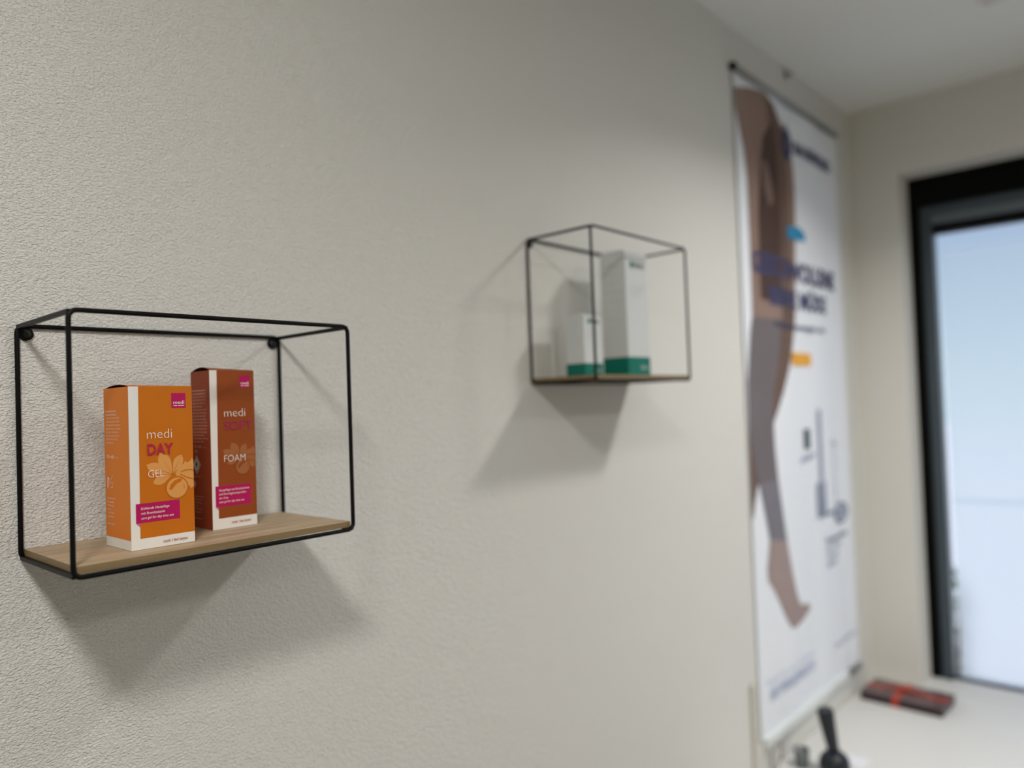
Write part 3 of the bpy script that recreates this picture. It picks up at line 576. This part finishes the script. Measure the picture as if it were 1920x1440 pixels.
# thin beige strip beside the banner and a loose loop of cable
mb = MB(); p, q = W(2.084, -0.010, CT+0.001), W(2.118, -0.0005, -0.845); mb.box(tuple(p), tuple(q), M['beige_strip'])
tag(mb.build('wall_strip', bevel=0.002), 'thin beige vertical strip on the wall at the lower left of the banner', 'wall strip')
mb = MB(); c = W(2.205, -0.02, -1.090); mb.tube([c+Vector((0.032*math.cos(a), -0.004*math.sin(a), 0.038*math.sin(a))) for a in [2*math.pi*k/24 for k in range(25)]] + [c+Vector((0.034, 0.0, -0.02))], 0.0028, M['cable'], n=8)
tag(mb.build('cable_loop'), 'small grey loop of cable against the wall below the banner corner', 'cable')

# ------------------------------------------------------------------ counter and the things on it
ct = empty('counter', W(2.4, -0.4, FLOOR), 'white worktop in the window corner below the banner', 'counter')
def cpart(mb, name, bevel=0.0, par=ct, root=ct):
    o = mb.build(name, bevel=bevel); o.parent = par; o.matrix_parent_inverse = Matrix.Translation(-root.location); return o
mb = MB(); wb(mb, (1.72, -0.001, CT-0.035), (XC-0.001, -0.86, CT), M['counter']); cpart(mb, 'worktop', 0.002)
mb = MB(); wb(mb, (1.75, -0.02, FLOOR), (XC-0.02, -0.80, CT-0.036), M['cabinet']); cpart(mb, 'base_cabinet', 0.002)
for x0, x1 in ((1.76, 2.46), (2.47, 3.15)):
    mb = MB(); wb(mb, (x0, -0.801, FLOOR+0.1), (x1, -0.82, CT-0.045), M['cabinet']); cpart(mb, 'cabinet_door', 0.002)
    mb = MB(); wb(mb, ((x0+x1)/2-0.07, -0.821, CT-0.11), ((x0+x1)/2+0.07, -0.835, CT-0.095), M['alu']); cpart(mb, 'door_handle')

# gift box with ribbon
GX, GY = 2.925, -0.034
gb = empty('gift_box', W(GX, GY, CT), 'flat dark maroon gift box with red ribbon at the window corner', 'gift box', rotz=math.radians(-2))
L, D_, H = 0.272*S, 0.160*S, 0.033*S     # long side runs along -y, depth along +x
mb = MB(); mb.box((0, -L, 0.0003), (D_, 0, H*0.9), M['gift_dark']); mb.build('box_body', gb, bevel=0.0015)
mb = MB(); mb.box((-0.0015, -L-0.0015, H*0.86), (D_+0.0015, 0.0015, H), M['gift_top']); mb.build('lid', gb, bevel=0.001)
mb = MB(); ry = -L*0.44; rw = 0.010
mb.box((-0.0028, ry-rw, 0.001), (-0.0016, ry+rw, H+0.001), M['ribbon']); mb.box((-0.0028, ry-rw, H+0.0001), (D_+0.0028, ry+rw, H+0.0014), M['ribbon']); mb.box((D_+0.0016, ry-rw, 0.001), (D_+0.0028, ry+rw, H+0.001), M['ribbon'])
mb.box((D_*0.5-rw, -L-0.003, H+0.0001), (D_*0.5+rw, 0.003, H+0.0014), M['ribbon'])
mb.build('ribbon', gb)
mb = MB()
for sgn in (1, -1):
    rows = []
    for i in range(13):
        a = math.pi*2*i/12; cy = ry + sgn*(0.006+0.026*(1-math.cos(a))/2*1.6); cz = H+0.006+0.010*math.sin(a)*(1 if i < 7 else 0.6)
        rows.append([(D_*0.5-0.009, cy, max(cz, H+0.002)), (D_*0.5+0.009, cy, max(cz, H+0.002))])
    mb.grid(rows, M['ribbon'])
mb.grid([[(D_*0.5-0.008+0.004*math.sin(i), ry-0.006*i, H+0.004+0.004*abs(math.sin(i*1.3))), (D_*0.5+0.008, ry-0.006*i-0.004, H+0.004+0.004*abs(math.sin(i*1.3)))] for i in range(13)], M['ribbon'])
mb.lathe([(0.0, 0.0), (0.008, 0.002), (0.009, 0.007), (0.006, 0.012), (0, 0.013)], (D_*0.5, ry, H+0.001), M['ribbon'], 14, cap=False)
mb.build('bow', gb, fix=False)

# black grip on a rounded base, smoky cup, sheet of paper
tx, ty = 2.312, -0.152
tl_ = empty('hand_stamp', W(tx, ty, CT), 'black upright grip with a rounded base on the white worktop below the banner', 'stamp')
mb = MB(); mb.lathe([(0.0, 0.0003), (0.030, 0.0003), (0.037, 0.008), (0.040, 0.022), (0.037, 0.040), (0.027, 0.052), (0.016, 0.058), (0.0, 0.059)], (0, 0, 0), M['tool_black'], 28, cap=False); mb.build('base', tl_)
ax = (-r_*0.020 + Vector((0, 0, 0.118))); mb = MB(); p0_ = Vector((0, 0, 0.052))
mb.tube([p0_ + ax*t for t in (0, 0.15, 0.5, 0.85, 0.97, 1.0)], [0.016, 0.0155, 0.0185, 0.0215, 0.0215, 0.019], M['tool_black'], n=18); mb.build('grip', tl_)
mb = MB(); mb.lathe([(0.0, 0.0003), (0.017, 0.0003), (0.019, 0.030), (0.021, 0.050), (0.0195, 0.050), (0.017, 0.004), (0, 0.004)], W(2.290, -0.062, CT), M['grey_clear'], 24, cap=False)
tag(mb.build('small_cup'), 'small smoky grey cup on the worktop, left of the black grip', 'cup')
mb = MB(); c = W(2.415, -0.178, CT); mb.box((c.x-0.035, c.y-0.030, c.z+0.0002), (c.x+0.035, c.y+0.030, c.z+0.0026), M['paper'])
tag(mb.build('note_pad'), 'small white pad of paper lying right of the black grip', 'note pad')

# ------------------------------------------------------------------ outside things
mb = MB(); p = W(XC+T+0.001, 0.6, OZ1-0.02); mb.box((p.x, -3.2, p.z), (p.x+0.35, 0.5, p.z+0.14), M['facade']); tag(mb.build('soffit'), kind='structure')
sh = empty('shrub', (3.62, -0.085, -0.05), 'green shrub outside, showing at the left edge of the window glass', 'shrub')
mb = MB()
for i in range(600):
    a = random.uniform(0, 2*math.pi); h = random.uniform(0.05, 1.02); rr = 0.15*math.sqrt(random.random())*(1.1-h/1.7)
    c = Vector((rr*math.cos(a), rr*math.sin(a), h)); d1 = Vector((random.gauss(0, 1), random.gauss(0, 1), random.gauss(0.4, 1))).normalized(); d2 = d1.orthogonal().normalized(); s_ = random.uniform(0.012, 0.026)
    mb.poly([c, c+d1*s_+d2*s_*0.45, c+d1*s_*2, c+d1*s_-d2*s_*0.45], M['leaf'])
mb.build('foliage', sh, fix=False)
mb = MB()
for k in range(5):
    a = k*1.3; mb.tube([(0, 0, 0), (0.03*math.cos(a), 0.03*math.sin(a), 0.45), (0.07*math.cos(a), 0.07*math.sin(a), 0.9)], [0.012, 0.009, 0.004], M['oak_edge'], n=7)
mb.build('stems', sh)
